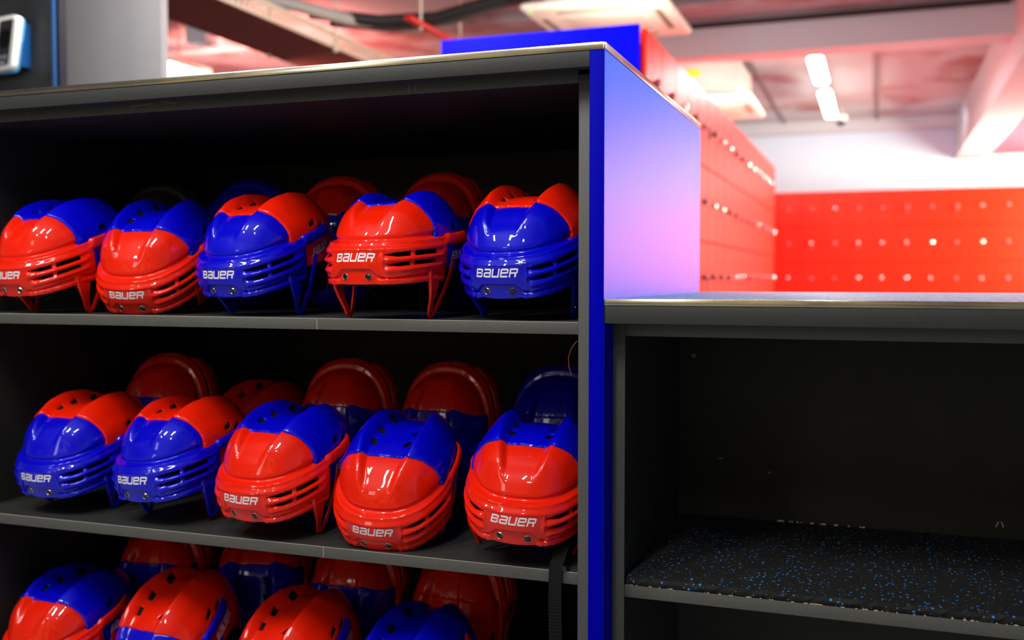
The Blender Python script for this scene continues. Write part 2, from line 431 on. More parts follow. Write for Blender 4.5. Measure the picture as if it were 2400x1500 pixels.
FRONTS = [
 (RB, -1.1395, .1695, Z1, -7.0, 9.8, 0, 0, G1, 'red-fronted helmet at the far left end of the top shelf'),
 (RB, -.9340, .2195, Z1, 6.9, 21.6, .2, 1, G1, 'red-fronted helmet on the top shelf, tipped down on its brow beside the blue-fronted one'),
 (BR, -.6857, .1932, Z1, -7.7, 9.6, 0, 0, G1, 'blue-fronted helmet with red back in the middle of the top shelf front row'),
 (RB, -.3971, .1237, Z1, -5.2, -4.2, 0, 0, G1, 'upright red-fronted helmet on the top shelf between two blue-fronted ones'),
 (BR, -.1693, .1796, Z1, -5.1, 8.6, 0, 0, G1, 'blue-fronted helmet with red back against the right end of the top shelf'),
 (BR, -1.1099, .1814, Z2, -.3, 7.6, .4, 0, G2, 'blue-fronted helmet at the far left end of the middle shelf'),
 (BR, -.8625, .1679, Z2, -6.2, 3.4, -2.9, 0, G2, 'blue-fronted helmet on the middle shelf, right next to the red-fronted ones'),
 (RB, -.6253, .1512, Z2, -4.8, 7.7, 1.0, 0, G2, 'red-fronted helmet in the centre of the middle shelf, beside a blue-fronted one'),
 (RB, -.4128, .1883, Z2, 3.7, 19.1, 2.4, 1, G2, 'red-fronted helmet tipped onto its brow at the middle shelf front edge'),
 (RB, -.1649, .1490, Z2, 6.2, 7.3, 3.7, 0, G2, 'red-fronted helmet at the right end of the middle shelf, its chin strap hanging down'),
 (RB, -1.1636, .1903, Z3, -3.8, 7.7, 0, 0, G3, 'red-fronted helmet with blue back at the left end of the bottom shelf'),
 (BR, -.9037, .2437, Z3, -7.4, 30.0, -2.0, 1, G3, 'red-backed helmet on the bottom shelf, second from the left, mostly its red top showing'),
 (BR, -.6320, .2383, Z3, -9.3, 23.6, -3.9, 1, G3, 'red-backed helmet low in the centre of the bottom shelf'),
 (RB, -.3788, .2298, Z3, -9.1, 21.8, -6.5, 1, G3, 'blue-topped helmet in the bottom shelf front row, right of the red ones'),
]
HS = []
for (f, r), x, y, z, a, b, c, fold, g, lab in FRONTS:
    h = helmet(f, r, lab, g); place(h, x, y, z, a, b, c, bool(fold)); HS.append(h)
BACKS = [
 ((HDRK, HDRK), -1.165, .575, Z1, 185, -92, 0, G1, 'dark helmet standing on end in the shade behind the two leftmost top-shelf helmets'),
 ((HBLU, HBLU), -.925, .575, Z1, 180, -92, 0, G1, 'dim blue helmet behind the gap left of the middle blue-fronted top-shelf helmet'),
 (RB, -.705, .575, Z1, 184, -92, 0, G1, 'dim red helmet standing on end behind the middle blue-fronted top-shelf helmet'),
 (RB, -.455, .575, Z1, 174, -92, 0, G1, 'dim red helmet in shade behind the upright red-fronted top-shelf helmet'),
 (RB, -1.15, .575, Z2, 190, -96, 4, G2, 'dim red helmet in deep shade behind the left end of the middle shelf row'),
 ((HRED, HRED), -.915, .53, Z2, -14, 22, 0, G2, 'dim all-red helmet showing its vents behind the two middle-shelf blue-fronted helmets'),
 (RB, -.683, .575, Z2, 183, -96, 0, G2, 'red helmet standing on end behind the centre of the middle shelf row'),
 (RB, -.438, .575, Z2, 177, -96, 0, G2, 'red helmet standing on end behind the brow-tipped helmet on the middle shelf'),
 ((HBLU, HBLU), -.205, .575, Z2, 180, -96, 0, G2, 'dim blue helmet behind the right end helmet of the middle shelf'),
 (RB, -1.165, .575, Z3, 186, -98, 0, G3, 'red helmet standing on end at the back left of the bottom shelf'),
 (RB, -.925, .575, Z3, 204, -84, 8, G3, 'red helmet turned sideways at the back of the bottom shelf'),
 (RB, -.66, .575, Z3, 182, -98, 0, G3, 'red helmet standing on end at the back centre of the bottom shelf'),
 ((HRED, HRED), -.40, .575, Z3, 172, -98, 0, G3, 'all-red helmet standing on end at the back right of the bottom shelf'),
]
for (f, r), x, y, z, a, b, c, g, lab in BACKS:
    h = helmet(f, r, lab, g); place(h, x, y, z, a, b, c, True)

# ------------------------------------------------------------------ materials of the room and furniture
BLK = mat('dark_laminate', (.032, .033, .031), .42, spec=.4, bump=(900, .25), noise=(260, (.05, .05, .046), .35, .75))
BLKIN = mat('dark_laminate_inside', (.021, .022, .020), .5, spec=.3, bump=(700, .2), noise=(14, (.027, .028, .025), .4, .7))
EDGE = mat('grey_edge_band', (.075, .076, .068), .45, spec=.4, bump=(1200, .4), noise=(420, (.105, .105, .094), .35, .7))
FAS = mat('grey_fascia', (.030, .032, .031), .5, spec=.3, bump=(900, .2), noise=(300, (.038, .040, .038), .4, .7))
STEEL = mat('brushed_steel_trim', (.88, .82, .62), .2, metal=1, noise=(9, (.55, .56, .54), .35, .65))
BLUEL = mat('blue_laminate', (.010, .15, .88), .36, spec=.15, bump=(500, .04))
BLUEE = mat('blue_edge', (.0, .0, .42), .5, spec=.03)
BLUEK = mat('blue_locker_end', (.0, .0, .85), .5, spec=.05)
REDL = mat('red_laminate', (.95, .012, .0005), .42, spec=.16, coat=.08, coat_r=.2)
WHT = mat('white_paint', (.62, .79, .94), .7, noise=(1.2, (.58, .75, .93), .4, .7))
COLM = mat('grey_board', (.27, .268, .275), .6, noise=(3, (.30, .28, .29), .4, .65))
CREAM = mat('cream_plastic', (.86, .88, .78), .45)
CEIL = mat('concrete_ceiling', (.42, .44, .48), .8, noise=(1.6, (.30, .14, .14), .50, .64, 6))  # second colour: red bounced light painted into the concrete as patches
BEAMM = mat('beam_paint', (.58, .62, .68), .7)
PINK = mat('red_lit_soffit', (.80, .10, .17), .6)  # red light from the lockers, put into the soffit's colour
FLOORM = mat('floor_rubber', (.30, .33, .36), .7, noise=(40, (.36, .38, .40), .4, .6))
LAMPM = mat('lamp_tube', (1, 1, .95), .5, emit=(1, 1, .92), es=9)
GALV = mat('galvanised_steel', (.82, .78, .60), .4, metal=.15)
PIPEB = mat('black_pipe_lagging', (.02, .02, .02), .5)
KNOBD = mat('lock_no_glint', (.30, .12, .14), .5, metal=.5)  # same locks where no light catches, dark reflection put into the colour
KNOB = mat('lock_chrome', (.9, .88, .86), .22, metal=1)

# ------------------------------------------------------------------ left display cabinet
XL, XR = -1.287, -.053       # inside faces
cab = thing('helmet_cabinet', 'tall dark open-fronted cabinet with blue end panel and steel top trim, holding the helmets', 'cabinet', (0, 0, 0))
D = .83; YF = .05
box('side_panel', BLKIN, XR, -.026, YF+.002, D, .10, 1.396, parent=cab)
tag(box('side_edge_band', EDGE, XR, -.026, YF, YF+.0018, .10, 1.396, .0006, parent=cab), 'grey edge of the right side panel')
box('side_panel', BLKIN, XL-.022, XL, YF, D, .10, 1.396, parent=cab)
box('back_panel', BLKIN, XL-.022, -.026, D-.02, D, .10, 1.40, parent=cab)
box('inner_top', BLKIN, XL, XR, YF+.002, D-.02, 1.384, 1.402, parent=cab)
box('top_rail', EDGE, XL, XR-.0004, YF, YF+.0018, 1.384, 1.404, .0006, parent=cab)
box('top_board', BLK, XL-.03, -.0225, .004, D, 1.4035, 1.4195, parent=cab)
box('fascia', FAS, XL-.30, -.0225, 0, .018, 1.3965, 1.4195, .0008, parent=cab)
def steel_strip(name, x0, x1, y0, y1, z0, z1, par): return box(name, STEEL, x0, x1, y0, y1, z0, z1, .0007, par)
steel_strip('front_trim', XL-.30, -.0015, -.0012, .012, 1.4200, 1.4305, cab)
steel_strip('side_trim', -.0105, .0012, .0022, D+.004, 1.4200, 1.4305, cab)
box('end_panel', BLUEL, -.0222, 0, .0006, D, .02, 1.4192, parent=cab)
box('end_panel_edge', BLUEE, -.0222, -.0002, -.0012, .0004, .02, 1.4192, .0004, parent=cab)
box('end_panel_corner', mat('pale_corner', (.45, .62, .95), .35), -.0006, .0006, D-.001, D+.002, 1.06, 1.4192, parent=cab)
for zt, joint in ((Z1, -.507), (Z2, -.498), (Z3, -.52)):
    sh = box('shelf', BLK, XL, XR, YF+.002, D-.02, zt-.0185, zt, parent=cab)
    box('edge_band', EDGE, XL, joint-.0006, YF, YF+.0019, zt-.0187, zt+.0002, .0006, parent=sh)
    box('edge_band', EDGE, joint+.0006, XR, YF, YF+.0019, zt-.0187, zt+.0002, .0006, parent=sh)
    for a_, b_ in ((XL, joint-.0006), (joint+.0006, XR)):
        box('edge_highlight', mat('edge_highlight_line', (.42, .42, .38), .4), a_, b_, YF-.0002, YF+.0004, zt-.0004, zt+.0004, parent=sh)  # highlight along the shelf's front bevel, painted as a pale line
    box('joint_line', mat('pale_joint', (.34, .34, .30), .5), joint-.0006, joint+.0006, YF+.0002, YF+.0012, zt-.0187, zt, parent=sh)
box('lip_shade_strip', BLUEE, .0002, .0012, .0009, .0495, .02, 1.0240, parent=cab)  # shade under the counter lip, put in as a darker blue strip
# pale scuffs on the top rail and the uprights
SCUF = mat('pale_scuff', (.38, .38, .34), .6)
bm = bmesh.new()
for (x, z, l, an) in [(-.335, 1.394, .013, 95), (-.324, 1.393, .007, 100), (-.86, 1.397, .045, 4), (-.80, 1.398, .03, -8), (-1.12, 1.394, .012, 40)]:
    c, s_ = math.cos(R(an)), math.sin(R(an)); w = .0004
    vs = [bm.verts.new((x+c*u*l/2-s_*v*w, YF-.0003, z+s_*u*l/2+c*v*w)) for u, v in ((-1, -1), (1, -1), (1, 1), (-1, 1))]; bm.faces.new(vs)
bm_obj('scuff_marks', bm, SCUF, cab)
# loose thread on the upright
bm = bmesh.new(); add_tube(bm, [(-.054, .048, .995), (-.062, .046, .985), (-.067, .045, .970), (-.066, .045, .955), (-.062, .045, .943)], .0006, 5)
tag(bm_obj('loose_thread', bm, mat('thread', (.25, .06, .03), .6), None, 60), 'thin reddish loose thread dangling by the right side panel under the top shelf', 'thread')
# hanging chin strap of the right-end helmet on the middle shelf
def strap(par):
    bm = bmesh.new(); P = [(.078, .68), (.060, .662), (.047, .650), (.044, .640), (.043, .62), (.041, .59), (.040, .55), (.040, .50), (.041, .44)]
    prev = None; fine = []
    for i in range(len(P)-1):
        for k in range(16):
            t = k/16; fine.append((P[i][0]*(1-t)+P[i+1][0]*t, P[i][1]*(1-t)+P[i+1][1]*t))
    for i, (y, z) in enumerate(fine):
        dx = -.004*math.sin(i/120*3); o_ = .0005*(i % 2)
        w = .0105
        r_ = [bm.verts.new((-.083+dx+sx*w, y-o_+dy, z)) for sx, dy in ((-1, 0), (1, 0), (1, .0016), (-1, .0016))]
        if prev:
            for k in range(4): bm.faces.new((prev[k], prev[(k+1) % 4], r_[(k+1) % 4], r_[k]))
        prev = r_
    return bm_obj('chin_strap', bm, WEB, None)
SC.view_layers[0].update()
st = strap(HS[9]); st.parent = HS[9]; st.matrix_parent_inverse = HS[9].matrix_world.inverted(); st['label'] = 'black ribbed webbing hanging over the shelf edge'
bk = box('buckle', SCRW, -.097, -.069, .046, .060, .6395, .6485, .003); bk.parent = st; bk.matrix_parent_inverse = Matrix.Identity(4)

# ------------------------------------------------------------------ right counter cabinet
cab2 = thing('counter_cabinet', 'low dark open cabinet with speckled counter top, right of the blue end panel', 'cabinet', (0, 0, 0))
XE = 1.35
CT = mat('speckled_counter', (.03, .045, .09), .55, noise=(330, (.34, .38, .46), .40, .62, 2))
box('countertop', CT, .0012, XE, .003, .93, 1.0515, 1.0592, .001, parent=cab2)
steel_strip('counter_trim', .0012, .553, -.0012, .010, 1.0510, 1.0602, cab2)
steel_strip('counter_trim', .554, XE, -.0012, .010, 1.0510, 1.0602, cab2)
box('counter_board', BLK, .0014, XE, .003, .93, 1.0245, 1.0505, parent=cab2)
box('fascia', FAS, .0014, XE, 0, .016, 1.0245, 1.0505, .0008, parent=cab2)
box('top_rail', EDGE, .0205, XE, YF, YF+.018, 1.0040, 1.0240, .0006, parent=cab2)
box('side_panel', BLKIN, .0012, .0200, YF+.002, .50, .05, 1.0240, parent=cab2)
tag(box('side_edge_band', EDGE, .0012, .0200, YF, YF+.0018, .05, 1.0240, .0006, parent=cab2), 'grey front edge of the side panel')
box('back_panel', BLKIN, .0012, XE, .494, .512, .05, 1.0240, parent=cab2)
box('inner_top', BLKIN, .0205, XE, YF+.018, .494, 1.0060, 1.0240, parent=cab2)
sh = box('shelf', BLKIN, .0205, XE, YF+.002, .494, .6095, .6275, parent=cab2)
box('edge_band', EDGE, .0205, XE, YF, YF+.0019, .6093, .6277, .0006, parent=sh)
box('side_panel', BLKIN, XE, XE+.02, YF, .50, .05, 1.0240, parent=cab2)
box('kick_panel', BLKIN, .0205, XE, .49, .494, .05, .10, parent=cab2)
bm = bmesh.new(); add_lathe(bm, [(.0035, 0), (.0045, -.0008), (.0038, -.0012), (.0030, -.0004)], (.047, .4938, .943), (0, 1, 0), 16)
bm_obj('fixing_screw', bm, mat('dull_ring', (.22, .22, .2), .4), cab2)
# chips in the laminate and dried glue
CHIP = mat('pale_chip', (.75, .73, .62), .6)
bm = bmesh.new()
for (x, z, l, an) in [(.190, .729, .006, 45), (.10, .750, .008, 5), (.575, .664, .012, 70), (.583, .664, .012, 110), (.70, .655, .009, 60)]:
    c, s_ = math.cos(R(an)), math.sin(R(an)); w = .0008
    vs = [bm.verts.new((x+c*u*l/2-s_*v*w, .4936, z+s_*u*l/2+c*v*w)) for u, v in ((-1, -.6), (.6, -1), (1, .4), (-.8, 1))]; bm.faces.new(vs)
for (y, z, l, an) in [(.10, .87, .006, 60), (.235, .70, .006, 80), (.222, .698, .004, 20)]:
    c, s_ = math.cos(R(an)), math.sin(R(an)); w = .0006
    vs = [bm.verts.new((.0204, y+c*u*l/2-s_*v*w, z+s_*u*l/2+c*v*w)) for u, v in ((-1, -.6), (.6, -1), (1, .4), (-.8, 1))]; bm.faces.new(vs)
bm_obj('laminate_chips', bm, CHIP, cab2)
# rubber mat with blue flecks
def mat_rubber():
    m = mat('speckled_rubber', (.012, .012, .012), .75, spec=.3); nt = m.node_tree; b = nt.nodes['Principled BSDF']
    tc = [n for n in nt.nodes if n.type == 'TEX_COORD'][0]
    def fleck(scale, thr, rnd, col, prev):
        v = nt.nodes.new('ShaderNodeTexVoronoi'); v.inputs['Scale'].default_value = scale
        nt.links.new(tc.outputs['Object'], v.inputs['Vector'])
        a = nt.nodes.new('ShaderNodeMath'); a.operation = 'LESS_THAN'; a.inputs[1].default_value = thr; nt.links.new(v.outputs['Distance'], a.inputs[0])
        sp = nt.nodes.new('ShaderNodeSeparateColor'); nt.links.new(v.outputs['Color'], sp.inputs[0])
        c = nt.nodes.new('ShaderNodeMath'); c.operation = 'LESS_THAN'; c.inputs[1].default_value = rnd; nt.links.new(sp.outputs[0], c.inputs[0])
        mu = nt.nodes.new('ShaderNodeMath'); mu.operation = 'MULTIPLY'; nt.links.new(a.outputs[0], mu.inputs[0]); nt.links.new(c.outputs[0], mu.inputs[1])
        mx = nt.nodes.new('ShaderNodeMix'); mx.data_type = 'RGBA'; nt.links.new(mu.outputs[0], mx.inputs[0])
        if prev is None: mx.inputs[6].default_value = (.012, .012, .012, 1)
        else: nt.links.new(prev, mx.inputs[6])
        mx.inputs[7].default_value = (*col, 1); return mx.outputs[2]
    o = fleck(120, .22, .42, (.03, .25, .75), None); o = fleck(210, .22, .16, (.05, .32, .70), o); o = fleck(300, .2, .04, (.5, .5, .45), o)
    nt.links.new(o, b.inputs['Base Color']); return m
RUB = mat_rubber()
bm = bmesh.new(); nx, ny = 150, 30; x0, x1, y0, y1 = .0225, 1.345, .0535, .491
rg = random.Random(3)
top = [[bm.verts.new((x0+(x1-x0)*i/nx, y0+(y1-y0)*j/ny+(rg.uniform(-.0016, .001) if j == 0 else 0)-.012*(j == 0)*max(0, .3-i/nx)*0, .6395+rg.uniform(-.0005, .0004))) for j in range(ny+1)] for i in range(nx+1)]
for i in range(nx):
    for j in range(ny): bm.faces.new((top[i][j], top[i+1][j], top[i+1][j+1], top[i][j+1]))
bot = [bm.verts.new((x0+(x1-x0)*i/nx, y0+rg.uniform(-.0008, .0008), .6285)) for i in range(nx+1)]
mid = [bm.verts.new((x0+(x1-x0)*i/nx, y0-.0012+rg.uniform(-.0018, .0008), .634)) for i in range(nx+1)]
for i in range(nx):
    bm.faces.new((bot[i], bot[i+1], mid[i+1], mid[i])); bm.faces.new((mid[i], mid[i+1], top[i+1][0], top[i][0]))
bb = [bm.verts.new((x0, y1, .6285)), bm.verts.new((x1, y1, .6285))]
bm.faces.new((bot[0], mid[0], *[top[0][j] for j in range(ny+1)], bb[0])); bm.faces.new((bot[nx], bb[1], *[top[nx][j] for j in range(ny, -1, -1)], mid[nx]))
bm.faces.new((bb[0], *[top[i][ny] for i in range(nx+1)], bb[1])); bm.faces.new((*bot, bb[1], bb[0]))
rubber = bm_obj('rubber_mat', bm, RUB)
tag(rubber, 'black rubber mat with blue flecks lying on the shelf of the low cabinet', 'mat')
bm = bmesh.new(); rg = random.Random(5)
for _ in range(110):   # dried glue crumbs along the front lip
    x = .022+1.2*rg.random()**1.2; l = rg.uniform(.0015, .008); w = rg.uniform(.0003, .0008)
    add_box(bm, x, x+l*rg.random(), .0512, .0525, .6278, .6278+w)
for _ in range(12):
    x = .20+.17*rg.random(); add_box(bm, x, x+rg.uniform(.003, .012), .486, .4905, .6402, .642)
tag(bm_obj('glue_residue', bm, mat('dried_glue', (.8, .76, .5), .6), rubber), kind='stuff')

# ------------------------------------------------------------------ room shell
def struct(name, m, *a, **k): return tag(box(name, m, *a, **k), kind='structure')
struct('floor', FLOORM, -5.5, 3.1, -5.5, 10.7, -.1, 0)
struct('ceiling', CEIL, -5.5, 3.1, -5.5, 10.7, 2.84, 2.94)
struct('wall_back', WHT, -5.5, 3.1, 10.6, 10.7, 0, 2.84)
struct('wall_left', COLM, -5.6, -5.5, -5.5, 10.7, 0, 2.84)
struct('wall_front', mat('light_patched_wall', (.10, .10, .09), .7, noise=(1.3, (.92, .84, .55), .42, .56, 1)), -5.5, 3.1, -5.6, -5.5, 0, 2.84)  # bright and dim light patches painted on for the trim to reflect
struct('wall_right', WHT, 3.0, 3.1, -5.5, 10.7, 0, 2.84)
struct('trim_1', BEAMM, -2.0, 1.15, 5.55, 5.80, 2.60, 2.84)          # cross beam
tb = struct('trim_2', BEAMM, 1.15, 1.45, 3.0, 10.6, 2.38, 2.84)      # beam along the hall
struct('trim_3', PINK, 1.45, 3.0, 3.0, 10.6, 2.42, 2.84)             # lowered soffit
struct('trim_4', BEAMM, -5.5, 1.15, 10.35, 10.6, 2.72, 2.84)
# window in the right wall, far end
wn = thing('window_1', 'bright daylight window in the right wall at the far end', 'window', (3.0, 9.2, 1.75)); wn['kind'] = 'structure'
def wbox(n, m, x0, x1, y0, y1, z0, z1):
    o = box(n, m, x0, x1, y0, y1, z0, z1); o.parent = wn; o.matrix_parent_inverse = Matrix.Translation((-3.0, -9.2, -1.75)); return o
wbox('window_frame', BEAMM, 2.955, 3.0, 8.02, 8.1, .95, 2.38); wbox('window_frame', BEAMM, 2.955, 3.0, 10.3, 10.38, .95, 2.38)
wbox('window_frame', BEAMM, 2.955, 3.0, 8.02, 10.38, .9, .98); wbox('window_frame', BEAMM, 2.955, 3.0, 8.02, 10.38, 2.33, 2.41)
wbox('pane', mat('daylight_pane', (.8, .85, .9), .3, emit=(1, .96, .85), es=3), 2.975, 2.985, 8.1, 10.3, .98, 2.33)

# ------------------------------------------------------------------ lockers
def make_door(m, w, h):
    bm = bmesh.new(); add_box(bm, 0.003, w-.003, -.018, 0, .003, h-.003, .0015)
    return bm_obj('locker_door', bm, m, None)
def lock_mesh():
    bm = bmesh.new(); add_lathe(bm, [(.011, 0), (.011, .008), (.016, .010), (.018, .016), (.016, .022), (.008, .025)], (0, 0, 0), (0, -1, 0), 16)
    bmesh.ops.recalc_face_normals(bm, faces=bm.faces); me = bpy.data.meshes.new('lock'); bm.to_mesh(me); bm.free(); 
    for p in me.polygons: p.use_smooth = True
    me.set_sharp_from_angle(angle=R(40)); return me
LOCK = lock_mesh()
def key_mesh():
    bm = bmesh.new(); pts = [(.012*math.sin(t), -.030, -.035-.026*math.cos(t)*-1-.0) for t in np.linspace(0, 2*math.pi, 17)]
    add_tube(bm, pts, .0035, 6, False); add_box(bm, -.003, .003, -.034, -.028, -.022, .0)
    bmesh.ops.recalc_face_normals(bm, faces=bm.faces); me = bpy.data.meshes.new('key_band'); bm.to_mesh(me); bm.free(); return me
KEYB = key_mesh(); KEYM = mat('key_band', (.12, .05, .05), .4)
rk = random.Random(11)
def bank(root, org, ux, n, w, rows, h, z0, edge_split=2):
    """doors along direction ux from org; doors face the direction -Y rotated with ux"""
    ang = math.atan2(ux[1], ux[0]); dm = None
    for i in range(n):
        for j in range(rows):
            if dm is None: d = make_door(REDL, w, h); dm = d.data
            else: d = link('locker_door', dm, REDL, None)
            d.parent = root
            d.location = (org[0]-root.location.x+ux[0]*w*i, org[1]-root.location.y+ux[1]*w*i, z0+h*j-root.location.z); d.rotation_euler = (0, 0, ang)
            k = link('lock', LOCK, KNOB if rk.random() < .42 else KNOBD, d); k.location = (w*.5, -.018, h*.52); k.rotation_euler = (rk.uniform(-.12, .12), 0, rk.uniform(-.15, .15))
            if rk.random() < .14:
                kb = link('key_band', KEYB, KEYM, d); kb.location = (w*.5, -.018, h*.52)
# far bank against the back wall
fb = thing('locker_bank', 'long bank of flat red lockers across the far end wall', 'lockers', (1.2, 9.82, 0))
bank(fb, (-1.12, 9.818), (1, 0), 16, .2365, 3, .366, .905)
box('locker_body', REDL, -1.14-1.2, 2.68-1.2, .003, .50, 0, 2.01, parent=fb)
# near bank: red doors to the aisle, blue end
nb = thing('locker_bank', 'tall back-to-back locker block with blue end and red doors down the aisle', 'lockers', (-.84, 4.7, 0))
bank(nb, (-.449, 2.24), (0, 1), 17, .29, 3, .366, .905)
def rel(o, r): o.parent = r; o.matrix_parent_inverse = Matrix.Translation(-r.location); return o
rel(box('locker_body', REDL, -1.21, -.470, 2.225, 7.19, 0, 2.008), nb)
rel(box('end_panel', BLUEK, -1.228, -.4505, 2.20, 2.224, 0, 2.010, .002), nb)
rel(box('end_panel', BLUEK, -1.228, -.4505, 7.19, 7.21, 0, 2.010, .002), nb)
rel(box('locker_side', REDL, -1.228, -1.21, 2.225, 7.19, 0, 2.008), nb)

# ------------------------------------------------------------------ ceiling things of the hall
def tube_lamp(y0, y1, lab):
    t = thing('batten_light', lab, 'ceiling light', (-.06, (y0+y1)/2, 2.62), 'batten lights in a row over the aisle')
    rel(box('lamp_tube', LAMPM, -.115, -.005, y0, y1, 2.615, 2.655, .018), t)
    rel(box('housing', CREAM, -.10, -.02, y0-.02, y1+.02, 2.657, 2.69, .006), t)
    for y in (y0+.08, y1-.08):
        bm = bmesh.new(); add_tube(bm, [(-.06, y, 2.69), (-.06, y, 2.84)], .006, 6); rel(bm_obj('hanging_rod', bm, GALV), t)
tube_lamp(6.05, 6.95, 'nearer lit batten light hanging over the locker aisle, just behind the cross beam')
tube_lamp(7.45, 8.75, 'farther lit batten light hanging over the locker aisle, towards the white back wall')
bm = bmesh.new(); add_tube(bm, [(-.06, 6.965, 2.672), (-.06, 7.435, 2.672)], .022, 8); add_tube(bm, [(-.06, 7.2, 2.67), (-.06, 7.2, 2.845)], .006, 6)
tag(bm_obj('ceiling_conduit', bm, CREAM), 'pale conduit joining the two lit batten lights', 'conduit')
cm = thing('security_camera', 'small dark dome camera under the ceiling behind the batten lights', 'camera', (.0, 9.55, 2.70))
bm = bmesh.new(); add_lathe(bm, [(.03, 0), (.06, .02), (.06, .06)], (0, 0, 0), (0, 0, 1), 16); bm_obj('housing', bm, CREAM, cm, 40)
bm = bmesh.new(); add_lathe(bm, [(.006, -.05), (.035, -.035), (.05, 0)], (0, 0, 0), (0, 0, 1), 16); bm_obj('dome', bm, SCRW, cm, 40)
bm = bmesh.new(); add_tube(bm, [(0, 0, .06), (0, 0, .14)], .012, 8); bm_obj('bracket', bm, GALV, cm)

def cassette(x0, x1, y0, y1, z, bz, lab, sticker=False):
    c = thing('air_conditioner', lab, 'air conditioner', ((x0+x1)/2, (y0+y1)/2, z), 'ceiling air conditioners')
    rel(box('grille_panel', CREAM, x0, x1, y0, y1, z, z+.045, .03, seg=4), c)
    ins = .11*(x1-x0)/.8
    rel(box('body', mat('ac_body', (.60, .61, .58), .5), x0+ins, x1-ins, y0+ins, y1-ins, z+.046, bz, .01), c)
    cx, cy = (x0+x1)/2, (y0+y1)/2; hw = (x1-x0)*.27; e = (x1-x0)*.40
    G_ = mat('ac_slot', (.25, .22, .16), .6)
    for sx, sy in ((1, 0), (-1, 0), (0, 1), (0, -1)):
        if sx: a = (cx+sx*e-.018, cx+sx*e+.018, cy-hw, cy+hw)
        else: a = (cx-hw, cx+hw, cy+sy*e-.018, cy+sy*e+.018)
        rel(box('air_slot', G_, *a, z-.0015, z+.004), c)
    rel(box('intake_grille', mat('ac_grille', (.72, .70, .62), .5), cx-hw, cx+hw, cy-hw, cy+hw, z-.004, z+.002, .002), c)
    if sticker: rel(box('warning_sticker', mat('yellow_sticker', (.85, .75, .0), .5), x1-ins-.44, x1-ins-.30, y0+ins-.003, y0+ins+.001, bz-.12, bz-.07), c)
    bm = bmesh.new(); add_lathe(bm, [(.010, -.002), (.010, .001)], (x0+.05, y0+.05, z), (0, 0, 1), 10); rel(bm_obj('status_lamp', bm, mat('green_lamp', (.1, .6, .05), .5, emit=(.3, 1, .1), es=1.5)), c)
    return c
cassette(-1.43, -.655, 3.66, 4.50, 2.5, 2.76, 'cream ceiling air conditioner hanging above the blue end of the locker block')
cassette(-1.30, -.54, 6.40, 7.42, 2.45, 2.78, 'farther air conditioner with a yellow sticker, beyond the cross beam', True)
for sx in (-1.30, -.42):
    pass

# cable tray
ct = thing('cable_tray', 'long galvanised wire cable tray running away under the ceiling', 'cable tray', (-2.91, 5.5, 2.45))
bm = bmesh.new(); X0, X1 = -3.14, -2.68
for k in range(24): x = X0+(X1-X0)*k/23; add_box(bm, x-.0045, x+.0045, 2.6, 9.6, 2.449, 2.455)
for k in range(140): y = 2.6+.05*k; add_box(bm, X0, X1, y, y+.010, 2.455, 2.459)
rel(bm_obj('tray_bottom', bm, mat('red_lit_mesh', (.16, .03, .022), .6)), ct)  # red light on the tray's underside, painted as dark red
for sx in (X0, X1):
    bm = bmesh.new()
    for z, hh in ((2.462, .013), (2.538, .016)): add_box(bm, sx-.004, sx+.004, 2.6, 9.6, z-hh, z+hh)
    for k in range(140): y = 2.6+.05*k; add_box(bm, sx-.003, sx+.003, y, y+.022, 2.452, 2.548)
    rel(bm_obj('tray_rail', bm, GALV), ct)
    for y in (3.9, 5.9):
        bm = bmesh.new(); add_tube(bm, [(sx+.02, y, 2.44), (sx+.02, y, 2.84)], .008, 8); add_lathe(bm, [(.016, 0), (.016, .012)], (sx+.02, y, 2.43), (0, 0, 1), 8); rel(bm_obj('hanger_rod', bm, GALV), ct)
bm = bmesh.new()
for q in range(9):
    x = X0+.04+.045*q; add_tube(bm, [(x+.012*math.sin(k*.9+q), 2.62+k*.45, 2.474+.004*(q % 2)) for k in range(16)], .013, 6)
tag(bm_obj('cables', bm, mat('dark_red_cable', (.05, .012, .01), .6)), 'bundle of dark cables lying in the wire tray', 'cables', kind='stuff')
# lagged pipes
def pipe(lab, pts, r, m, name='ceiling_pipe', cat='pipe'):
    bm = bmesh.new(); add_tube(bm, pts, r, 12)
    return tag(bm_obj(name, bm, m, None, 60), lab, cat)
pipe('thick black lagged pipe under the ceiling left of the near air conditioner', [(-2.75, 3.75, 2.63), (-2.4, 3.95, 2.60), (-2.06, 4.0, 2.60), (-1.42, 3.86, 2.66), (-1.38, 3.85, 2.70), (-1.37, 3.85, 2.845)], .035, PIPEB)
pipe('second black lagged pipe, beside the thick one', [(-2.7, 3.90, 2.60), (-2.35, 4.05, 2.575), (-2.0, 4.05, 2.585), (-1.48, 3.98, 2.66), (-1.45, 3.98, 2.70), (-1.44, 3.98, 2.845)], .022, mat('grey_lagging', (.12, .12, .115), .45))
pipe('pale grey conduit crossing above the cable tray', [(-3.3, 3.30, 2.70), (-2.9, 3.40, 2.66), (-2.55, 3.85, 2.60), (-2.3, 4.3, 2.62)], .035, mat('pale_conduit', (.55, .54, .48), .5))
br = thing('pipe_bracket', 'red strut bracket hung on threaded rods under the black pipes', 'bracket', (-2.1, 4.2, 2.56))
rel(box('strut', mat('red_strut', (.75, .02, .01), .4), -2.14, -2.09, 3.75, 4.60, 2.535, 2.56, .003), br)
for y in (3.92, 4.5):
    bm = bmesh.new(); add_tube(bm, [(-2.115, y, 2.52), (-2.115, y, 2.84)], .008, 8); rel(bm_obj('hanger_rod', bm, GALV), br)
pipe('thin black pipe running along the cross beam', [(-1.2, 5.52, 2.80), (1.12, 5.52, 2.80)], .018, PIPEB)
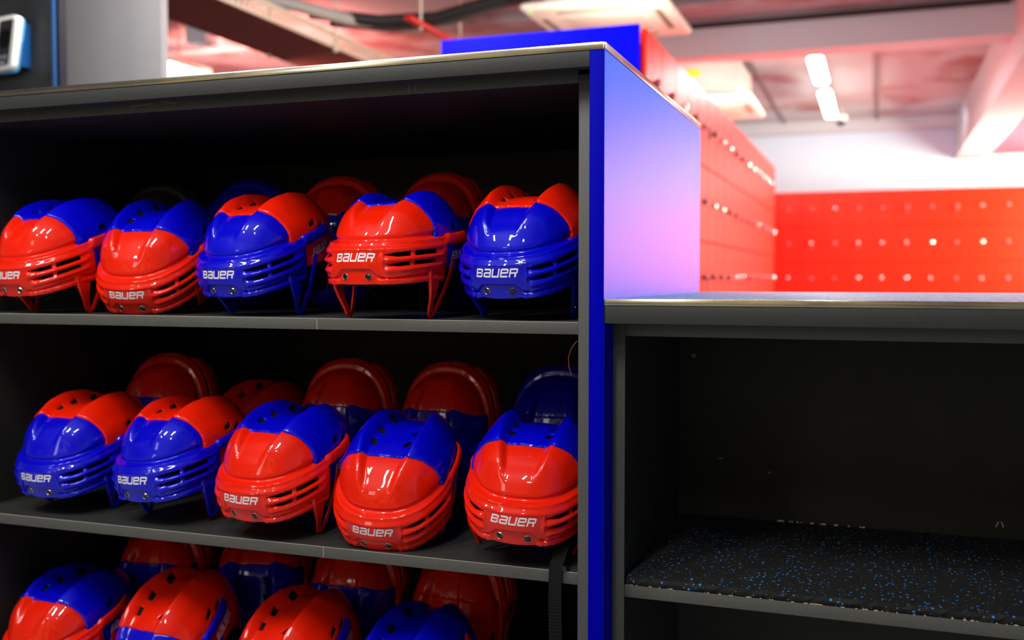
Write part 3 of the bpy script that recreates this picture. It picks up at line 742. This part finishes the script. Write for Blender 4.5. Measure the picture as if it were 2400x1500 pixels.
pipe('slim conduit high above the cross beam', [(-1.0, 4.6, 2.80), (1.1, 4.6, 2.80)], .016, mat('brown_conduit', (.28, .2, .2), .5))
# slab ribs of the concrete ceiling
for k, (y0, y1) in enumerate(((4.9, 5.0), (3.2, 3.32))):
    struct('trim_%d' % (5+k), CEIL, -5.5, 1.15, y0, y1, 2.78, 2.84)
for k, x in enumerate((-.62, .35)):
    struct('trim_%d' % (7+k), mat('ceiling_joint', (.22, .20, .21), .8), x-.015, x+.015, 5.85, 10.35, 2.825, 2.84)
# lit lamp and grey box at the left
lw = thing('wall_lamp', 'glaring lamp low behind the grey board at the left', 'ceiling light', (-4.17, 4.0, 2.5))
rel(box('diffuser', mat('lamp_glare', (1, 1, 1), .5, emit=(1, .98, .93), es=6), -4.26, -4.08, 3.2, 4.62, 2.47, 2.53, .02), lw)
rel(box('housing', CREAM, -4.27, -4.07, 3.19, 4.63, 2.532, 2.57, .004), lw)
for y in (3.4, 4.4):
    bm = bmesh.new(); add_tube(bm, [(-4.17, y, 2.55), (-4.17, y, 2.84)], .006, 6); rel(bm_obj('hanging_rod', bm, GALV), lw)
PNKW = mat('pink_wall', (.85, .42, .40), .7, noise=(2.2, (.9, .25, .2), .45, .65))
tag(box('junction_box', mat('pale_box', (.62, .64, .72), .5), -3.95, -3.79, 4.18, 4.32, 2.64, 2.842, .01), 'pale grey box fixed among the pink-lit beams at the upper left', 'box')

# ------------------------------------------------------------------ left: dark panel with access terminal, grey board
dp = thing('dark_partition', 'dark upright panel with a blue metal edge behind the cabinet at far left', 'partition', (-3.2, 1.51, 0))
DPM = mat('charcoal_panel', (.020, .022, .024), .5, noise=(6, (.032, .036, .04), .4, .6))
rel(box('panel', DPM, -4.2, -2.464, 1.50, 1.53, 0, 2.6), dp)
rel(box('edge_strip', mat('blue_metal_edge', (.05, .16, .42), .35, metal=.3), -2.463, -2.452, 1.497, 1.533, 0, 2.6), dp)
rel(box('edge_return', mat('black_edge', (.003, .005, .012), .5), -2.4515, -2.436, 1.505, 1.54, 0, 2.6), dp)
tag(box('grey_board', COLM, -3.60, -2.463, 2.10, 2.14, 0, 2.435), 'plain light grey board standing between the dark partition and the cable tray', 'partition')

def slab(name, pts, y0, y1, m, par=None, bev=0, seg=3):
    """outline in x,z extruded along y"""
    bm = bmesh.new(); a = [bm.verts.new((x, y0, z)) for x, z in pts]; b = [bm.verts.new((x, y1, z)) for x, z in pts]; n = len(pts)
    f0 = bm.faces.new(a); bm.faces.new(b[::-1])
    for k in range(n): bm.faces.new((a[k], b[k], b[(k+1) % n], a[(k+1) % n]))
    if bev: bmesh.ops.bevel(bm, geom=list(f0.edges), offset=bev, segments=seg, profile=.5, affect='EDGES')
    o = bm_obj(name, bm, m, None, 40)
    return rel(o, par) if par else o
def rquad(c, r, n=6):
    """rounded polygon through corners c"""
    out = []
    for i in range(len(c)):
        p = Vector(c[i]); a = (Vector(c[i-1])-p).normalized(); b = (Vector(c[(i+1) % len(c)])-p).normalized()
        p0, p1 = p+a*r, p+b*r
        for k in range(n+1):
            t = k/n; out.append(tuple(p0*(1-t)**2+p*2*t*(1-t)+p1*t**2))
    return out
dev = thing('access_terminal', 'white-framed access terminal with black face on the dark partition, top left corner', 'terminal', (-2.66, 1.5, 1.94))
DB = mat('terminal_blue', (.0, .06, .22), .4)
slab('mounting_block', [(-2.80, 1.862), (-2.566, 1.862), (-2.566, 2.02), (-2.80, 2.02)], 1.462, 1.4995, DB, dev)
slab('frame', rquad([(-2.80, 2.028), (-2.556, 2.043), (-2.590, 1.848), (-2.82, 1.842)], .024), 1.432, 1.4615, mat('terminal_white', (.80, .80, .76), .35), dev, .003)
slab('frame_back', rquad([(-2.79, 2.023), (-2.5515, 2.037), (-2.584, 1.842), (-2.81, 1.838)], .024), 1.4618, 1.466, mat('terminal_light_blue', (.12, .5, .85), .35), dev)
FB = mat('terminal_face', (.035, .038, .042), .3)
slab('face', rquad([(-2.636, 2.023), (-2.572, 2.028), (-2.603, 1.864), (-2.662, 1.861)], .010), 1.4305, 1.4318, FB, dev)
slab('face', rquad([(-2.79, 2.013), (-2.646, 2.022), (-2.672, 1.861), (-2.81, 1.857)], .010), 1.4305, 1.4318, FB, dev)
slab('sensor', rquad([(-2.634, 1.992), (-2.585, 1.994), (-2.598, 1.925), (-2.644, 1.924)], .024), 1.4296, 1.4303, SCRW, dev)
IC = mat('terminal_icon', (.42, .46, .5), .5)
bm = bmesh.new()
for k, w in enumerate((.0022, .0035, .0022)):
    for s_ in (-1, 1):
        x = -2.628+s_*(.005+k*.006); h = .004+.0025*k
        add_box(bm, x-w/2, x+w/2, 1.4294, 1.4302, 1.893-h, 1.893+h)
add_box(bm, -2.634, -2.622, 1.4294, 1.4302, 1.891, 1.895)
for q in range(5): add_box(bm, -2.645+.006*q, -2.640+.006*q, 1.4294, 1.4302, 1.868, 1.874+.004*math.sin(q*.8))
rel(bm_obj('icons', bm, IC), dev)
